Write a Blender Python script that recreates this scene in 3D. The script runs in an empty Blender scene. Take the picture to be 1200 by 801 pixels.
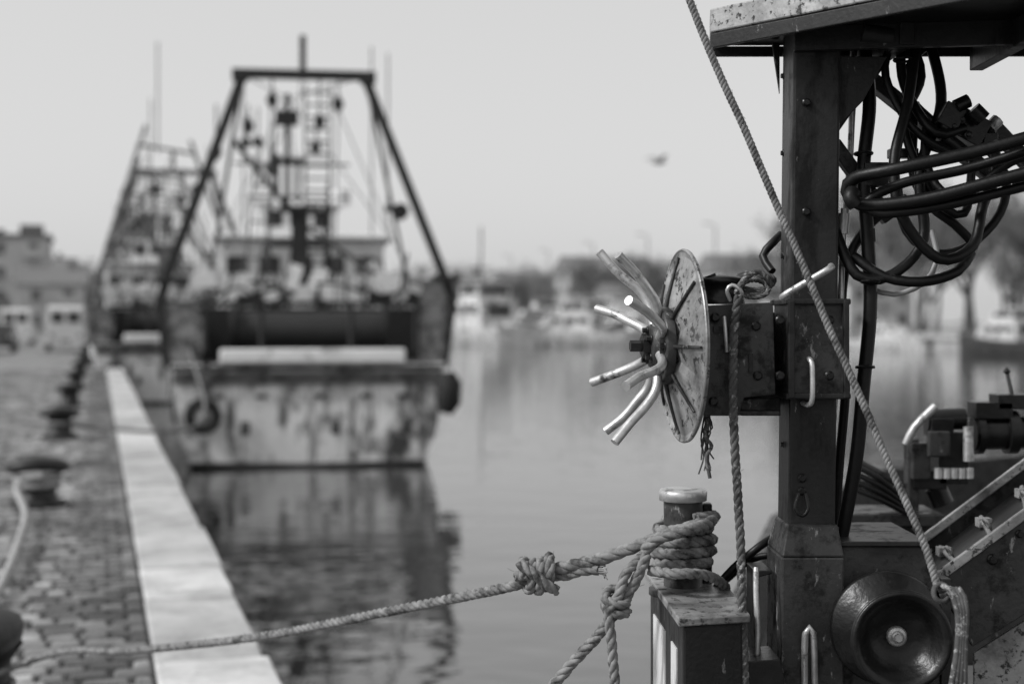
import bpy, math, random
from mathutils import Vector, Matrix
random.seed(7)
scene=bpy.context.scene
W=2.8            # camera height above water
QH=1.2           # quay height above water
F=1667.0         # focal length in photo pixels (50 mm)
def P(u,v,d=3.0):   # image pixel coordinates + assumed depth -> world metres
    return Vector(((u-600)/F*d, d, W+(375-v)/F*d))

# ---------------------------------------------------------------- materials
def mat(name,c,rough=.6,metal=0.0,var=.3,scale=6,bump=.15,bscale=60,patch=None,pscale=3,pth=.55,stretch=(1,1,1),spec=.5,attr=None,psoft=.06,p2=None):
    m=bpy.data.materials.new(name); m.use_nodes=True
    nt=m.node_tree; N=nt.nodes; L=nt.links
    b=N['Principled BSDF']
    b.inputs['Roughness'].default_value=rough
    b.inputs['Metallic'].default_value=metal
    b.inputs['Specular IOR Level'].default_value=spec
    tc=N.new('ShaderNodeTexCoord'); mp=N.new('ShaderNodeMapping')
    mp.inputs['Scale'].default_value=stretch
    L.new(tc.outputs['Object'],mp.inputs['Vector'])
    n=N.new('ShaderNodeTexNoise'); n.inputs['Scale'].default_value=scale; n.inputs['Detail'].default_value=8
    n.inputs['Roughness'].default_value=.65
    L.new(mp.outputs[0],n.inputs['Vector'])
    r=N.new('ShaderNodeValToRGB')
    lo=max(0,c*(1-var)); hi=min(1,c*(1+var))
    r.color_ramp.elements[0].position=.3; r.color_ramp.elements[0].color=(lo,lo,lo,1)
    r.color_ramp.elements[1].position=.7; r.color_ramp.elements[1].color=(hi,hi,hi,1)
    L.new(n.outputs['Fac'],r.inputs[0])
    col=r.outputs[0]
    def overlay(col,val,sc,th,soft,stretchv=None,ro=True):
        n2=N.new('ShaderNodeTexNoise'); n2.inputs['Scale'].default_value=sc; n2.inputs['Detail'].default_value=10
        n2.inputs['Roughness'].default_value=.7
        if stretchv:
            m2=N.new('ShaderNodeMapping'); m2.inputs['Scale'].default_value=stretchv; m2.inputs['Location'].default_value=(3.1,1.7,5.3)
            L.new(tc.outputs['Object'],m2.inputs['Vector']); L.new(m2.outputs[0],n2.inputs['Vector'])
        else: L.new(mp.outputs[0],n2.inputs['Vector'])
        r2=N.new('ShaderNodeValToRGB')
        r2.color_ramp.elements[0].position=th-soft; r2.color_ramp.elements[0].color=(0,0,0,1)
        r2.color_ramp.elements[1].position=th+soft; r2.color_ramp.elements[1].color=(1,1,1,1)
        L.new(n2.outputs['Fac'],r2.inputs[0])
        mx=N.new('ShaderNodeMixRGB'); L.new(r2.outputs[0],mx.inputs[0]); L.new(col,mx.inputs[1])
        mx.inputs[2].default_value=(val,val,val,1)
        if ro:
            mr=N.new('ShaderNodeMapRange'); mr.inputs[3].default_value=rough; mr.inputs[4].default_value=min(1,rough+.3)
            L.new(r2.outputs[0],mr.inputs[0]); L.new(mr.outputs[0],b.inputs['Roughness'])
        return mx.outputs[0]
    if patch is not None: col=overlay(col,patch,pscale,pth,psoft)
    if p2: col=overlay(col,p2[0],p2[1],p2[2],p2[3],p2[4],False)
    if attr:
        a=N.new('ShaderNodeAttribute'); a.attribute_name=attr
        mm=N.new('ShaderNodeMixRGB'); mm.blend_type='MULTIPLY'; mm.inputs[0].default_value=1
        L.new(col,mm.inputs[1]); L.new(a.outputs['Color'],mm.inputs[2]); col=mm.outputs[0]
    L.new(col,b.inputs['Base Color'])
    if bump>0:
        n3=N.new('ShaderNodeTexNoise'); n3.inputs['Scale'].default_value=bscale; n3.inputs['Detail'].default_value=6
        L.new(tc.outputs['Object'],n3.inputs['Vector'])
        bp=N.new('ShaderNodeBump'); bp.inputs['Strength'].default_value=bump; bp.inputs['Distance'].default_value=.3/bscale
        L.new(n3.outputs['Fac'],bp.inputs['Height']); L.new(bp.outputs[0],b.inputs['Normal'])
    return m
M={}
M['mast']=mat('painted_steel_dark',.02,.42,.1,.4,5,.3,90,patch=.006,pscale=14,pth=.58,stretch=(1,1,.35),spec=.3,p2=(.17,34,.65,.02,(1,1,.3)))
M['arm']=mat('painted_steel_grey',.04,.4,.1,.5,9,.3,90,patch=.009,pscale=18,pth=.54,spec=.33,p2=(.26,30,.635,.03,(1,1,.45)))
M['galv']=mat('galvanised_steel',.5,.38,.6,.25,30,.2,120,patch=.07,pscale=26,pth=.6)
M['disc']=mat('weathered_disc_paint',.34,.4,.4,.35,10,.25,80,patch=.03,pscale=42,pth=.57,psoft=.03,p2=(.08,7,.55,.12,(1,1,1)))
M['black']=mat('black_worn_steel',.008,.33,.1,.5,9,.3,70,patch=.05,pscale=25,pth=.68,spec=.36)
M['rubber']=mat('black_rubber_hose',.005,.45,0,.5,12,.2,90,patch=.04,pscale=40,pth=.68,spec=.28)
M['hose2']=mat('grey_hose',.3,.45,0,.2,12,.1,90)
M['rope']=mat('hemp_rope',.2,.9,0,.45,40,.7,450,spec=.1,patch=.06,pscale=22,pth=.56)
M['ropel']=mat('pale_rope',.34,.9,0,.4,40,.7,450,spec=.1,patch=.12,pscale=30,pth=.66)
M['roped']=mat('grimy_rope',.08,.9,0,.5,25,.7,450,spec=.1,patch=.36,pscale=60,pth=.6)
M['white']=mat('white_paint_worn',.62,.45,0,.12,5,.15,60,patch=.12,pscale=9,pth=.6,stretch=(1,1,.35))
M['hull']=mat('rusty_white_hull',.72,.5,0,.25,1.2,.2,12,patch=.04,pscale=.95,pth=.54,stretch=(1,1,.75),psoft=.06,p2=(.09,3.0,.575,.05,(1,1,.2)))
M['hulldk']=mat('dark_hull_band',.04,.55,0,.5,2,.2,12,patch=.2,pscale=3,pth=.62)
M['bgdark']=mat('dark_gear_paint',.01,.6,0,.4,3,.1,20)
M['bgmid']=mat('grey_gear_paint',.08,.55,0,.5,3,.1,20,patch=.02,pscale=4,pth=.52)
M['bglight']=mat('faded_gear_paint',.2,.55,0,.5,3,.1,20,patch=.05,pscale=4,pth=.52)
M['bgwhite']=mat('cabin_white',.74,.5,0,.1,2,.05,20,patch=.16,pscale=2.5,pth=.62)
M['bgpale']=mat('pale_boat_paint',.6,.5,0,.3,.7,.05,20,patch=.16,pscale=1.5,pth=.55)
M['glass']=mat('dark_window_glass',.03,.08,0,.1,1,0,10)
M['glass2']=mat('haze_greyed_glass',.12,.3,0,.3,1,0,10)  # distance haze put into the pane colour: greyer glass for far buildings
M['stone']=mat('quay_edge_stone',.48,.78,0,.2,2.5,.5,30,patch=.28,pscale=1.8,pth=.56,attr='tint',psoft=.1,p2=(.15,14,.65,.04,(1,1,1)))
M['paver']=mat('stone_setts',.17,.4,0,.45,5,.9,45,attr='tint',patch=.05,pscale=.8,pth=.58,psoft=.12)
M['ground']=mat('quay_ground_mortar',.025,.9,0,.4,3,.5,25)
M['wall']=mat('quay_wall_stone',.08,.8,0,.5,1.5,.6,8,patch=.03,pscale=1.2,pth=.5)
M['iron']=mat('cast_iron',.01,.5,.2,.5,9,.5,40,patch=.035,pscale=14,pth=.62)
M['tyre']=mat('tyre_rubber',.01,.8,0,.4,9,.2,30)
M['bark']=mat('tree_bark',.10,.9,0,.3,3,.3,10)
M['leaf']=mat('winter_twigs_and_leaves',.1,.9,0,.5,.3,0,10,spec=.1)
M['leafhaze']=mat('hazed_winter_twigs',.2,.9,0,.4,.3,0,10,spec=.1)  # twig colour lightened to stand in for haze on distant crowns
M['render']=mat('rendered_facade',.3,.85,0,.2,.6,.1,5)
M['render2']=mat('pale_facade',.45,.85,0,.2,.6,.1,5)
M['roof']=mat('tile_roof',.15,.85,0,.3,2,.2,6)
M['carw']=mat('white_car_paint',.75,.25,0,.03,2,0,10)
M['card']=mat('dark_car_paint',.05,.25,.2,.1,2,0,10)
M['carg']=mat('silver_car_paint',.35,.25,.4,.1,2,0,10)
M['asph']=mat('far_quay_concrete',.3,.85,0,.25,.5,.2,5)
M['feather']=mat('gull_feathers',.22,.8,0,.4,9,0,10)
M['setdk']=mat('grass_verge',.08,.9,0,.4,.3,.3,5)

# ---------------------------------------------------------------- mesh builder
def empty(name,loc=(0,0,0),rz=0,s=1):
    e=bpy.data.objects.new(name,None); scene.collection.objects.link(e)
    e.location=loc; e.rotation_euler=(0,0,rz); e.scale=(s,s,s); e.empty_display_size=.2
    return e
def catmull(pts,step):
    pts=[Vector(p) for p in pts]
    if len(pts)==2:
        n=max(1,int((pts[1]-pts[0]).length/step)); return [pts[0].lerp(pts[1],i/n) for i in range(n+1)]
    q=[2*pts[0]-pts[1]]+pts+[2*pts[-1]-pts[-2]]
    out=[]
    for i in range(1,len(q)-2):
        p0,p1,p2,p3=q[i-1],q[i],q[i+1],q[i+2]
        n=max(2,int((p2-p1).length/step))
        for k in range(n):
            t=k/n
            out.append(.5*((2*p1)+(p2-p0)*t+(2*p0-5*p1+4*p2-p3)*t*t+(3*p1-p0-3*p2+p3)*t**3))
    out.append(pts[-1]); return out
def frames(pts):
    T=[]
    n=len(pts)
    for i in range(n):
        a=pts[max(0,i-1)]; b=pts[min(n-1,i+1)]
        t=(b-a); T.append(t.normalized() if t.length>1e-9 else Vector((0,0,1)))
    up=Vector((0,0,1)) if abs(T[0].z)<.9 else Vector((1,0,0))
    u=T[0].cross(up).normalized(); out=[]
    for i in range(n):
        u=(u-T[i]*u.dot(T[i])).normalized()
        out.append((T[i],u,T[i].cross(u)))
    return out
class MB:
    def __init__(s): s.v=[];s.f=[];s.sm=[];s.c=[];s.cur=None
    def add(s,vs,fs,smooth=False):
        o=len(s.v); s.v+= [tuple(v) for v in vs]
        for f in fs: s.f.append([i+o for i in f]); s.sm.append(smooth); s.c.append(s.cur)
    def box(s,c,size,R=None):
        c=Vector(c); h=Vector(size)/2; vs=[]
        for x in(-1,1):
            for y in(-1,1):
                for z in(-1,1):
                    p=Vector((x*h.x,y*h.y,z*h.z))
                    if R is not None: p=R@p
                    vs.append(c+p)
        s.add(vs,[(0,1,3,2),(4,6,7,5),(0,4,5,1),(2,3,7,6),(0,2,6,4),(1,5,7,3)])
    def beam(s,a,b,w,h):
        a=Vector(a);b=Vector(b); (t,u,n),_=frames([a,b])
        vs=[]
        for p in(a,b):
            for x,y in((-1,-1),(1,-1),(1,1),(-1,1)): vs.append(p+u*x*w/2+n*y*h/2)
        s.add(vs,[(3,2,1,0),(4,5,6,7)]+[(i,(i+1)%4,(i+1)%4+4,i+4) for i in range(4)])
    def tube(s,pts,r,n=8,step=None,smooth=True,cap=True):
        pts=[Vector(p) for p in pts]
        pp=catmull(pts,step) if step else pts
        fr=frames(pp); vs=[];fs=[]
        rr=r if isinstance(r,(list,tuple)) else None
        for i,p in enumerate(pp):
            if rr:
                x=i/(len(pp)-1)*(len(rr)-1); k=min(int(x),len(rr)-2); rad=rr[k]+(rr[k+1]-rr[k])*(x-k)
            else: rad=r
            t,u,w=fr[i]
            for k in range(n):
                a=2*math.pi*k/n; vs.append(p+u*math.cos(a)*rad+w*math.sin(a)*rad)
        for i in range(len(pp)-1):
            for k in range(n):
                fs.append((i*n+k,i*n+(k+1)%n,(i+1)*n+(k+1)%n,(i+1)*n+k))
        s.add(vs,fs,smooth)
        if cap:
            s.add(vs[:n],[list(range(n))]); s.add(vs[-n:],[list(range(n))])
    def cyl(s,a,b,r,n=20,r2=None): s.tube([a,b],[r,r if r2 is None else r2],n)
    def rope(s,pts,r,pitch=None,strands=3,n=6,smoothstep=.03):
        pitch=pitch or r*6.0
        base=catmull(pts,smoothstep)
        st=pitch/9; out=[base[0]]; acc=0
        for a,b in zip(base,base[1:]):
            L=(b-a).length; d=st-acc
            while d<=L: out.append(a.lerp(b,d/L)); d+=st
            acc=L-(d-st)
        fr=frames(out); ph0=random.uniform(0,6)
        for k in range(strands):
            ph=2*math.pi*k/strands+ph0
            line=[]; rad=[]
            for i,p in enumerate(out):
                a=ph+2*math.pi*i*st/pitch+.25*math.sin(i*.031+ph0); t,u,w=fr[i]
                line.append(p+(u*math.cos(a)+w*math.sin(a))*r*.45)
            s.tube(line,r*.58,n)
        for i in range(0,len(out),8):
            t,u,w=fr[i]; a=random.uniform(0,6.28); o=(u*math.cos(a)+w*math.sin(a))
            p=out[i]+o*r*.95; q=p+o*r*random.uniform(.2,.7)+t*r*random.uniform(-1.2,1.2)
            s.tube([p,q],r*.025+.0002,3,cap=False)
    def lathe(s,c,axis,prof,n=32,ref=None,smooth=True):
        c=Vector(c);t=Vector(axis).normalized(); up=Vector((0,0,1)) if abs(t.z)<.9 else Vector((1,0,0))
        w=(up-t*up.dot(t)).normalized(); u=t.cross(w)
        vs=[];fs=[]
        for a,r in prof:
            for k in range(n):
                q=2*math.pi*k/n; vs.append(c+t*a+(w*math.cos(q)+u*math.sin(q))*r)
        for i in range(len(prof)-1):
            for k in range(n): fs.append((i*n+k,i*n+(k+1)%n,(i+1)*n+(k+1)%n,(i+1)*n+k))
        s.add(vs,fs,smooth)
    def torus(s,c,axis,R,r,n=32,m=10):
        s.lathe(c,axis,[(r*math.sin(2*math.pi*k/m),R+r*math.cos(2*math.pi*k/m)) for k in range(m+1)],n)
    def prism(s,poly,d):
        poly=[Vector(p) for p in poly]; d=Vector(d); n=len(poly)
        s.add(poly+[p+d for p in poly],[list(range(n))[::-1],list(range(n,2*n))]+[(i,(i+1)%n,(i+1)%n+n,i+n) for i in range(n)])
    def done(s,name,m,parent=None,bevel=0,loc=None,rz=0):
        me=bpy.data.meshes.new(name); me.from_pydata(s.v,[],s.f)
        for p,sm in zip(me.polygons,s.sm): p.use_smooth=sm
        import bmesh
        bm=bmesh.new(); bm.from_mesh(me); bmesh.ops.recalc_face_normals(bm,faces=bm.faces); bm.to_mesh(me); bm.free()
        if any(c is not None for c in s.c):
            ca=me.color_attributes.new('tint','FLOAT_COLOR','CORNER')
            for p,c in zip(me.polygons,s.c):
                c=1 if c is None else c
                for li in p.loop_indices: ca.data[li].color=(c,c,c,1)
        me.materials.append(m)
        o=bpy.data.objects.new(name,me); scene.collection.objects.link(o)
        if parent: o.parent=parent
        if loc is not None: o.location=loc; o.rotation_euler=(0,0,rz)
        if bevel:
            b=o.modifiers.new('b','BEVEL'); b.width=bevel; b.segments=2; b.limit_method='ANGLE'; b.angle_limit=math.radians(40)
        return o
def bolt(mb,c,axis,r=.008,h=.008):
    c=Vector(c);t=Vector(axis).normalized()
    mb.lathe(c,t,[(0,r*1.5),(h*.25,r*1.5),(h*.25,0)],14)
    mb.lathe(c,t,[(0,r),(h,r),(h,0)],6,smooth=False)

# ---------------------------------------------------------------- water
wm=bpy.data.materials.new('harbour_water'); wm.use_nodes=True
nt=wm.node_tree;N=nt.nodes;L=nt.links;b=N['Principled BSDF']
b.inputs['Base Color'].default_value=(.04,.04,.04,1); b.inputs['Roughness'].default_value=.02; b.inputs['IOR'].default_value=2.1
tc=N.new('ShaderNodeTexCoord'); mp=N.new('ShaderNodeMapping'); mp.inputs['Scale'].default_value=(1,1.7,1)
L.new(tc.outputs['Object'],mp.inputs['Vector'])
n1=N.new('ShaderNodeTexNoise'); n1.inputs['Scale'].default_value=.7; n1.inputs['Detail'].default_value=2
n2=N.new('ShaderNodeTexNoise'); n2.inputs['Scale'].default_value=2.6; n2.inputs['Detail'].default_value=1.5
L.new(mp.outputs[0],n1.inputs['Vector']);L.new(mp.outputs[0],n2.inputs['Vector'])
ad=N.new('ShaderNodeMath');ad.operation='MULTIPLY_ADD';ad.inputs[1].default_value=.3
L.new(n2.outputs['Fac'],ad.inputs[0]);L.new(n1.outputs['Fac'],ad.inputs[2])
bp=N.new('ShaderNodeBump');bp.inputs['Strength'].default_value=1;bp.inputs['Distance'].default_value=.018
L.new(ad.outputs[0],bp.inputs['Height']);L.new(bp.outputs[0],b.inputs['Normal'])
mb=MB(); mb.add([(-1500,-60,0),(1500,-60,0),(1500,3000,0),(-1500,3000,0)],[(0,1,2,3)]); mb.done('water',wm)

# ---------------------------------------------------------------- near quay (local frame: x toward water, y along quay)
QA=math.atan(.291); QO=Vector((.81,0,QH))
def Q(x,y,z=0): 
    c,s=math.cos(QA),math.sin(QA); return QO+Vector((x*c-y*s,x*s+y*c,z))
mb=MB(); mb.prism([(-260,-25,-.02),(-.05,-25,-.02),(-.05,420,-.02),(-260,420,-.02)],(0,0,-2.5)); mb.done('quay_ground',M['ground'],loc=QO,rz=QA)
mb=MB(); 
mb.prism([(-.045,-25,-.26),(-.015,-25,-.26),(-.015,420,-.26),(-.045,420,-.26)],(0,0,-2.3)); mb.done('quay_wall',M['wall'],loc=QO,rz=QA)
mb=MB(); y=-6
while y<180:
    l=random.uniform(.9,1.9); j=random.uniform(-.014,.014); g=.008+random.random()*.012
    mb.cur=random.uniform(.74,1.14); k1=random.uniform(-.012,.008)
    mb.prism([(-.524+random.uniform(0,.012),y+g,j*.3+.004),(j+k1,y+g,j*.3+.004),(j-k1*.5,y+l*.3,j*.3+.004),(j+random.uniform(-.01,.004),y+l*.6,j*.3+.004),(j,y+l,.004+j*.3),(-.524,y+l,.004+j*.3)],(0,0,-.27)); y+=l
mb.done('quay_edge_stone',M['stone'],bevel=.014,loc=QO,rz=QA)
mb=MB(); y=2.5; row=0
def sett(x0,x1,y0,y1,h):
    i=.016
    z0=-.03; q=lambda: random.uniform(-.004,.004)
    t=[(x0+i+q(),y0+i+q(),h+q()*.7),(x1-i+q(),y0+i+q(),h+q()*.7),(x1-i+q(),y1-i+q(),h+q()*.7),(x0+i+q(),y1-i+q(),h+q()*.7)]
    vs=[(x0,y0,z0),(x1,y0,z0),(x1,y1,z0),(x0,y1,z0),(x0+.003,y0+.003,h-.014),(x1-.003,y0+.003,h-.014),(x1-.003,y1-.003,h-.014),(x0+.003,y1-.003,h-.014)]+t
    fs=[(8,9,10,11)]
    for a in(0,4):
        for k in range(4): fs.append((a+k,a+(k+1)%4,a+4+(k+1)%4,a+4+k))
    mb.add(vs,fs,False)
while y<48:
    dy=.14+random.uniform(-.01,.01)
    x=-.53; first=True
    while x>-7.0:
        w=random.uniform(.13,.23)
        if first: w=.10+(.09 if row%2 else 0); first=False
        mb.cur=random.choice([.4,.6,.85,1,1.25,1.6,2.1])*random.uniform(.9,1.1)*(.6 if x>-.9 else 1)
        sett(x-w+.009,x-.009,y+.009+random.uniform(-.003,.003),y+dy-.009,random.uniform(-.008,.004))
        x-=w
    y+=dy; row+=1
mb.done('quay_paving_setts',M['paver'],loc=QO,rz=QA)
mb=MB(); mb.cur=1
mb.add([(-60,48,-.008),(-.53,48,-.008),(-.53,400,-.008),(-60,400,-.008)],[(0,1,2,3)])
mb.add([(-60,-10,-.008),(-7,-10,-.008),(-7,48,-.008),(-60,48,-.008)],[(0,1,2,3)])
mb.done('quay_pavement',M['paver'],loc=QO,rz=QA)

def bollard(y,x=-1.28,s=1.0,tilt=0):
    e=empty('mooring_bollard',Q(x,y,0),QA+tilt,s)
    m=MB()
    m.lathe((0,0,0),(0,0,1),[(0,.0),(0,.24),(.03,.24),(.05,.19),(.07,.16),(.2,.15),(.26,.155),(.29,.175),(.31,.19)],28)
    m.done('base_and_neck',M['iron'],e)
    m=MB(); vs=[];fs=[];n=28
    prof=[(.285,.10),(.30,.2),(.33,.26),(.37,.27),(.40,.25),(.42,.18),(.425,.0)]
    for z,r in prof:
        for k in range(n):
            a=2*math.pi*k/n; vs.append((math.cos(a)*r*1.0,math.sin(a)*r*.72,z-.03*abs(math.cos(a))*r/.27))
    for i in range(len(prof)-1):
        for k in range(n): fs.append((i*n+k,i*n+(k+1)%n,(i+1)*n+(k+1)%n,(i+1)*n+k))
    m.add(vs,fs,True); m.done('head',M['iron'],e)
    m=MB()
    for k in range(6):
        a=k*math.pi/3; bolt(m,(math.cos(a)*.21,math.sin(a)*.21,.03),(0,0,1),.016,.02)
    m.done('anchor_bolts',M['iron'],e)
for i,yy in enumerate([5.95,13.2,20.6,28,35.5,43,52,62,74]): bollard(yy,s=1.2 if i==0 else 1,tilt=math.pi/2 if i==0 else 0)

e=empty('mooring_line')
c=Q(-1.28,13.2,0); m=MB()
for z in(.16,.215,.27):
    m.rope([c+Vector((math.cos(a)*.18,math.sin(a)*.18,z+.004*a)) for a in [k*math.pi/6 for k in range(13)]],.024,smoothstep=.05)
m.rope([c+Vector((.1,-.19,.27)),c+Vector((-.03,-.42,.22)),P(30,602,11.0),P(22,635,9.7),P(8,672,8.6),P(-30,745,7.2),P(-80,820,6.2)],.03,smoothstep=.08)
m.done('line',M['ropel'],e)
c2=Q(-1.28,20.6,0); m=MB()
m.rope([c2+Vector((math.cos(a)*.15,math.sin(a)*.15,.2)) for a in [k*math.pi/6 for k in range(13)]]+[c2+Vector((.5,.3,.1)),c2+Vector((1.5,2.0,.08)),Vector((-6.2,27.3,2.3))],.03,smoothstep=.1)
m.done('stern_line',M['rope'],e)

# ---------------------------------------------------------------- trawler
def loft(mb,secs,smooth=True,capends=True):
    n=len(secs[0]); vs=[p for s_ in secs for p in s_]; fs=[]
    for i in range(len(secs)-1):
        for k in range(n-1): fs.append((i*n+k,i*n+k+1,(i+1)*n+k+1,(i+1)*n+k))
    mb.add(vs,fs,smooth)
    if capends:
        mb.add(secs[0],[list(range(n))]); 
def trawler(loc,rz,seed=0,s=1.0,pale=False):
    rnd=random.Random(seed)
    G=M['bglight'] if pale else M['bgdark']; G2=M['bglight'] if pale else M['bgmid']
    e=empty('fishing_trawler',loc,rz,s); hullm=M['hull']
    ys=[0,1.5,4,8,12,15,17,18.6]
    wl=[2.25,2.38,2.5,2.55,2.3,1.5,.7,.08]; dk=[2.6,2.66,2.72,2.8,2.7,2.25,1.4,.15]
    zd=[1.98,1.98,2.0,2.05,2.3,2.75,3.1,3.4]
    def ring(i,zt=None):
        y,w,d,z=ys[i],wl[i],dk[i],zd[i]
        L_=[(-d,y,z),(-(w+(d-w)*.8),y,z*.66),(-(w+(d-w)*.55),y,z*.33),(-w,y,.14),(-w*.9,y+.0,-.1),(-w*.4,y,-.9)]
        return L_+[(-a,b_,c_) for a,b_,c_ in reversed(L_)]
    m=MB(); loft(m,[ring(i) for i in range(8)]); m.done('hull',hullm,e)
    m=MB(); m.add([(-d,y,z-.02) for d,y,z in zip(dk,ys,zd)]+[(d,y,z-.02) for d,y,z in zip(dk,ys,zd)],[(i,i+1,i+9,i+8) for i in range(7)]); m.done('deck',M['bgmid'],e)
    m=MB()
    for sg in(-1,1):
        for i in range(7):
            a=Vector((sg*dk[i],ys[i],zd[i]));b2=Vector((sg*dk[i+1],ys[i+1],zd[i+1]))
            h=1.15
            m.prism([a,b2,b2+Vector((sg*.05,0,h)),a+Vector((sg*.07,0,h))],(-sg*.07,0,0))
    m.prism([(-2.6,0,1.98),(-2.05,0,1.98),(-1.9,0,2.6),(-2.15,0,3.1),(-2.68,0,3.1)],(0,.1,0))
    m.prism([(2.6,0,1.98),(2.15,0,1.98),(2.0,0,2.6),(2.2,0,3.1),(2.68,0,3.1)],(0,.1,0))
    m.done('bulwarks',M['bglight'],e)
    m=MB()
    for sg in(-1,1):
        m.tube([(sg*(dk[i]+.06),ys[i],zd[i]+1.15) for i in range(8)],.07,6)
        m.tube([(sg*(dk[i]+.02),ys[i],zd[i]-.02) for i in range(8)],.09,6)
    m.beam((-2.1,-.02,3.12),(2.1,-.02,3.12),.1,.1)
    m.tube([(-2.2,-.04,.06),(0,-.06,.02),(2.2,-.04,.06)],.06,6)
    for x in(-1.95,-.9,.8,2.05): m.cyl((x,-.02,2.2),(x,-.02,3.1),.05,8)
    m.done('rub_rails',M['bgdark'],e)
    m=MB(); m.beam((-2.53,-.06,1.7),(2.53,-.06,1.7),.08,.22); m.beam((-2.56,-.03,1.9),(2.56,-.03,1.9),.08,.08); m.done('sheer_band',M['bgmid'],e)
    m=MB(); m.box((.08,-.12,2.12),(3.5,.16,.27)); m.done('stern_roller',M['bgwhite'],e,bevel=.04)
    m=MB(); m.box((0,2.7,2.5),(4.9,.1,1.1)); m.cyl((-1.5,1.4,2.55),(1.5,1.4,2.55),.42,20)  # dark panel added behind the drum so the stern opening reads as shade
    for x in(-1.5,1.5): m.cyl((x-.04,1.4,2.6),(x+.04,1.4,2.6),.58,20)
    m.done('net_drum_and_shade_panel',M['bgdark'],e)
    m=MB()
    for x in(-1.7,-.9,.2,1.1,1.8):
        m.box((x,-.03,1.35),(.22,.03,.08))
    for x in (-1.2,.5): m.box((x,-.03,.75),(.16,.04,.25))
    m.done('scuppers',M['bgmid'],e)
    m=MB()
    Lf=[(-2.66,.1,2.0),(-2.78,.1,3.2),(-2.62,.1,3.75),(-1.26,.1,7.45)]
    Rf=[(2.6,.1,2.0),(2.76,.1,3.2),(2.56,.1,3.75),(1.08,.1,7.45)]
    for f in(Lf,Rf):
        for a,b2 in zip(f,f[1:]): m.beam(a,b2,.17,.17)
    m.beam((-1.42,.1,7.5),(1.22,.1,7.5),.2,.17)
    m.box((-1.3,.1,7.47),(.3,.24,.22)); m.box((1.12,.1,7.47),(.3,.24,.22))
    m.beam((-.12,.1,7.4),(-.12,.1,8.25),.12,.12)
    m.box((2.62,.1,3.6),(.5,.5,.12)); m.box((-2.62,.1,3.55),(.4,.5,.12))
    m.cyl((1.75,.0,4.9),(1.75,.3,4.9),.16,12); m.box((1.62,.05,4.95),(.35,.12,.12))
    m.done('stern_gantry',G,e)
    m=MB()
    for sg,x0 in((-1,-1.26),(1,1.1)):
        m.tube([(x0,.1,7.4),(sg*2.3,5.0,3.2)],.04,6)
    if pale:
        for y0 in(3,6.5,10,13.5):
            h=rnd.uniform(6.5,9.5); m.tube([(-2.6,y0,3),(-2.2,y0,5.2),(-.9,y0,h)],.08,6); m.tube([(2.6,y0,3),(.6,y0,h*.95)],.07,6); m.tube([(-1.2,y0,h*.93),(.8,y0,h*.9)],.06,6)
            m.tube([(-.5,y0,h*.9),(-.5,y0,h+rnd.uniform(.5,3))],.03,5)
    m.done('gantry_stays',G2,e)
    m=MB()
    for x,z in((.55,7.05),(-.7,7.1),(-1.75,6.1),(-1.15,6.6),(.2,6.7)):
        m.tube([(x,.1,7.42 if x>-1 else 6.9),(x,.1,z)],.02,6)
        m.cyl((x,.02,z-.1),(x,.18,z-.1),.11,14); m.box((x,.1,z-.1),(.1,.2,.3))
    m.done('hanging_blocks',M['bgdark'],e)
    m=MB()
    m.beam((-.22,5,2),(-.22,5,5.3),.38,.38); m.box((-.22,5,5.3),(.9,.5,.12))
    m.box((-.22,4.9,4.5),(1.3,.12,.12)); m.box((-.5,5,7.35),(.5,.4,.3)); m.beam((-.5,5,5.3),(-.5,5,7.9),.12,.12)
    m.box((-.5,5,6.4),(.75,.12,.1)); m.box((-.72,5,6.1),(.1,.1,.9)); m.box((-.28,5,5.9),(.1,.1,.9))
    m.beam((-.22,5,5.0),(-1.6,3.0,6.6),.08,.08); m.beam((-.22,5,5.0),(1.4,3.2,3.8),.08,.08)
    for sg in(-1,1): m.beam((sg*.6,5.2,2),(sg*.3,5.2,5.3),.1,.1)
    m.done('derrick_post',G,e)
    m=MB()
    for x in(-.1,.45):
        m.tube([(x,5.4,3.5),(x,5.4,8.2)],.03,6)
    for k in range(16): m.tube([(-.1,5.4,3.8+k*.28),(.45,5.4,3.8+k*.28)],.025,5)
    m.tube([(-1.0,5.4,3.5),(-.75,5.4,7.6)],.03,6); m.tube([(-1.5,5.4,3.5),(-1.2,5.4,6.6)],.03,6)
    for k in range(6): m.tube([(-1.45+k*.05,5.4,4.2+k*.42),(-.9+k*.03,5.4,4.2+k*.42)],.022,5)
    for k in range(5):
        x=rnd.uniform(-1.5,1.0); z=rnd.uniform(5.4,7.2); m.tube([(x,5.2,z),(x,5.2,z+rnd.uniform(.3,.8))],.02,5); m.cyl((x,5.1,z-.1),(x,5.3,z-.1),.13,10)
    m.beam((-1.7,5.3,6.35),(.9,5.3,6.35),.05,.05); m.beam((-1.4,5.3,5.6),(.9,5.3,5.6),.05,.05)
    for x in(-1.6,-1.2,1.5,1.9): m.tube([(x,7.6,4.7),(x,7.6,4.7+rnd.uniform(1.5,5))],.02,5)
    m.done('ladder_mast',G2,e)
    m=MB()
    for a,b2 in [((-.12,.1,8.2),(-.22,5,7.8)),((-1.3,.1,7.5),(-.5,5,7.8)),((1.1,.1,7.5),(-.5,5,7.8)),((-.5,5,7.9),(-2.3,9,4.7)),((-.5,5,7.9),(2.2,9,4.7)),((-.5,5,7.9),(0,17,3.6)),((.45,5.4,8.1),(2.5,5,3.2)),((-.1,5.4,8.1),(-2.5,5,3.2)),((-.7,.1,7.3),(-.9,1.4,3.1)),((.55,.1,7.0),(.5,1.4,3.1))]:
        m.tube([a,b2],.014,5)
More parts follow.
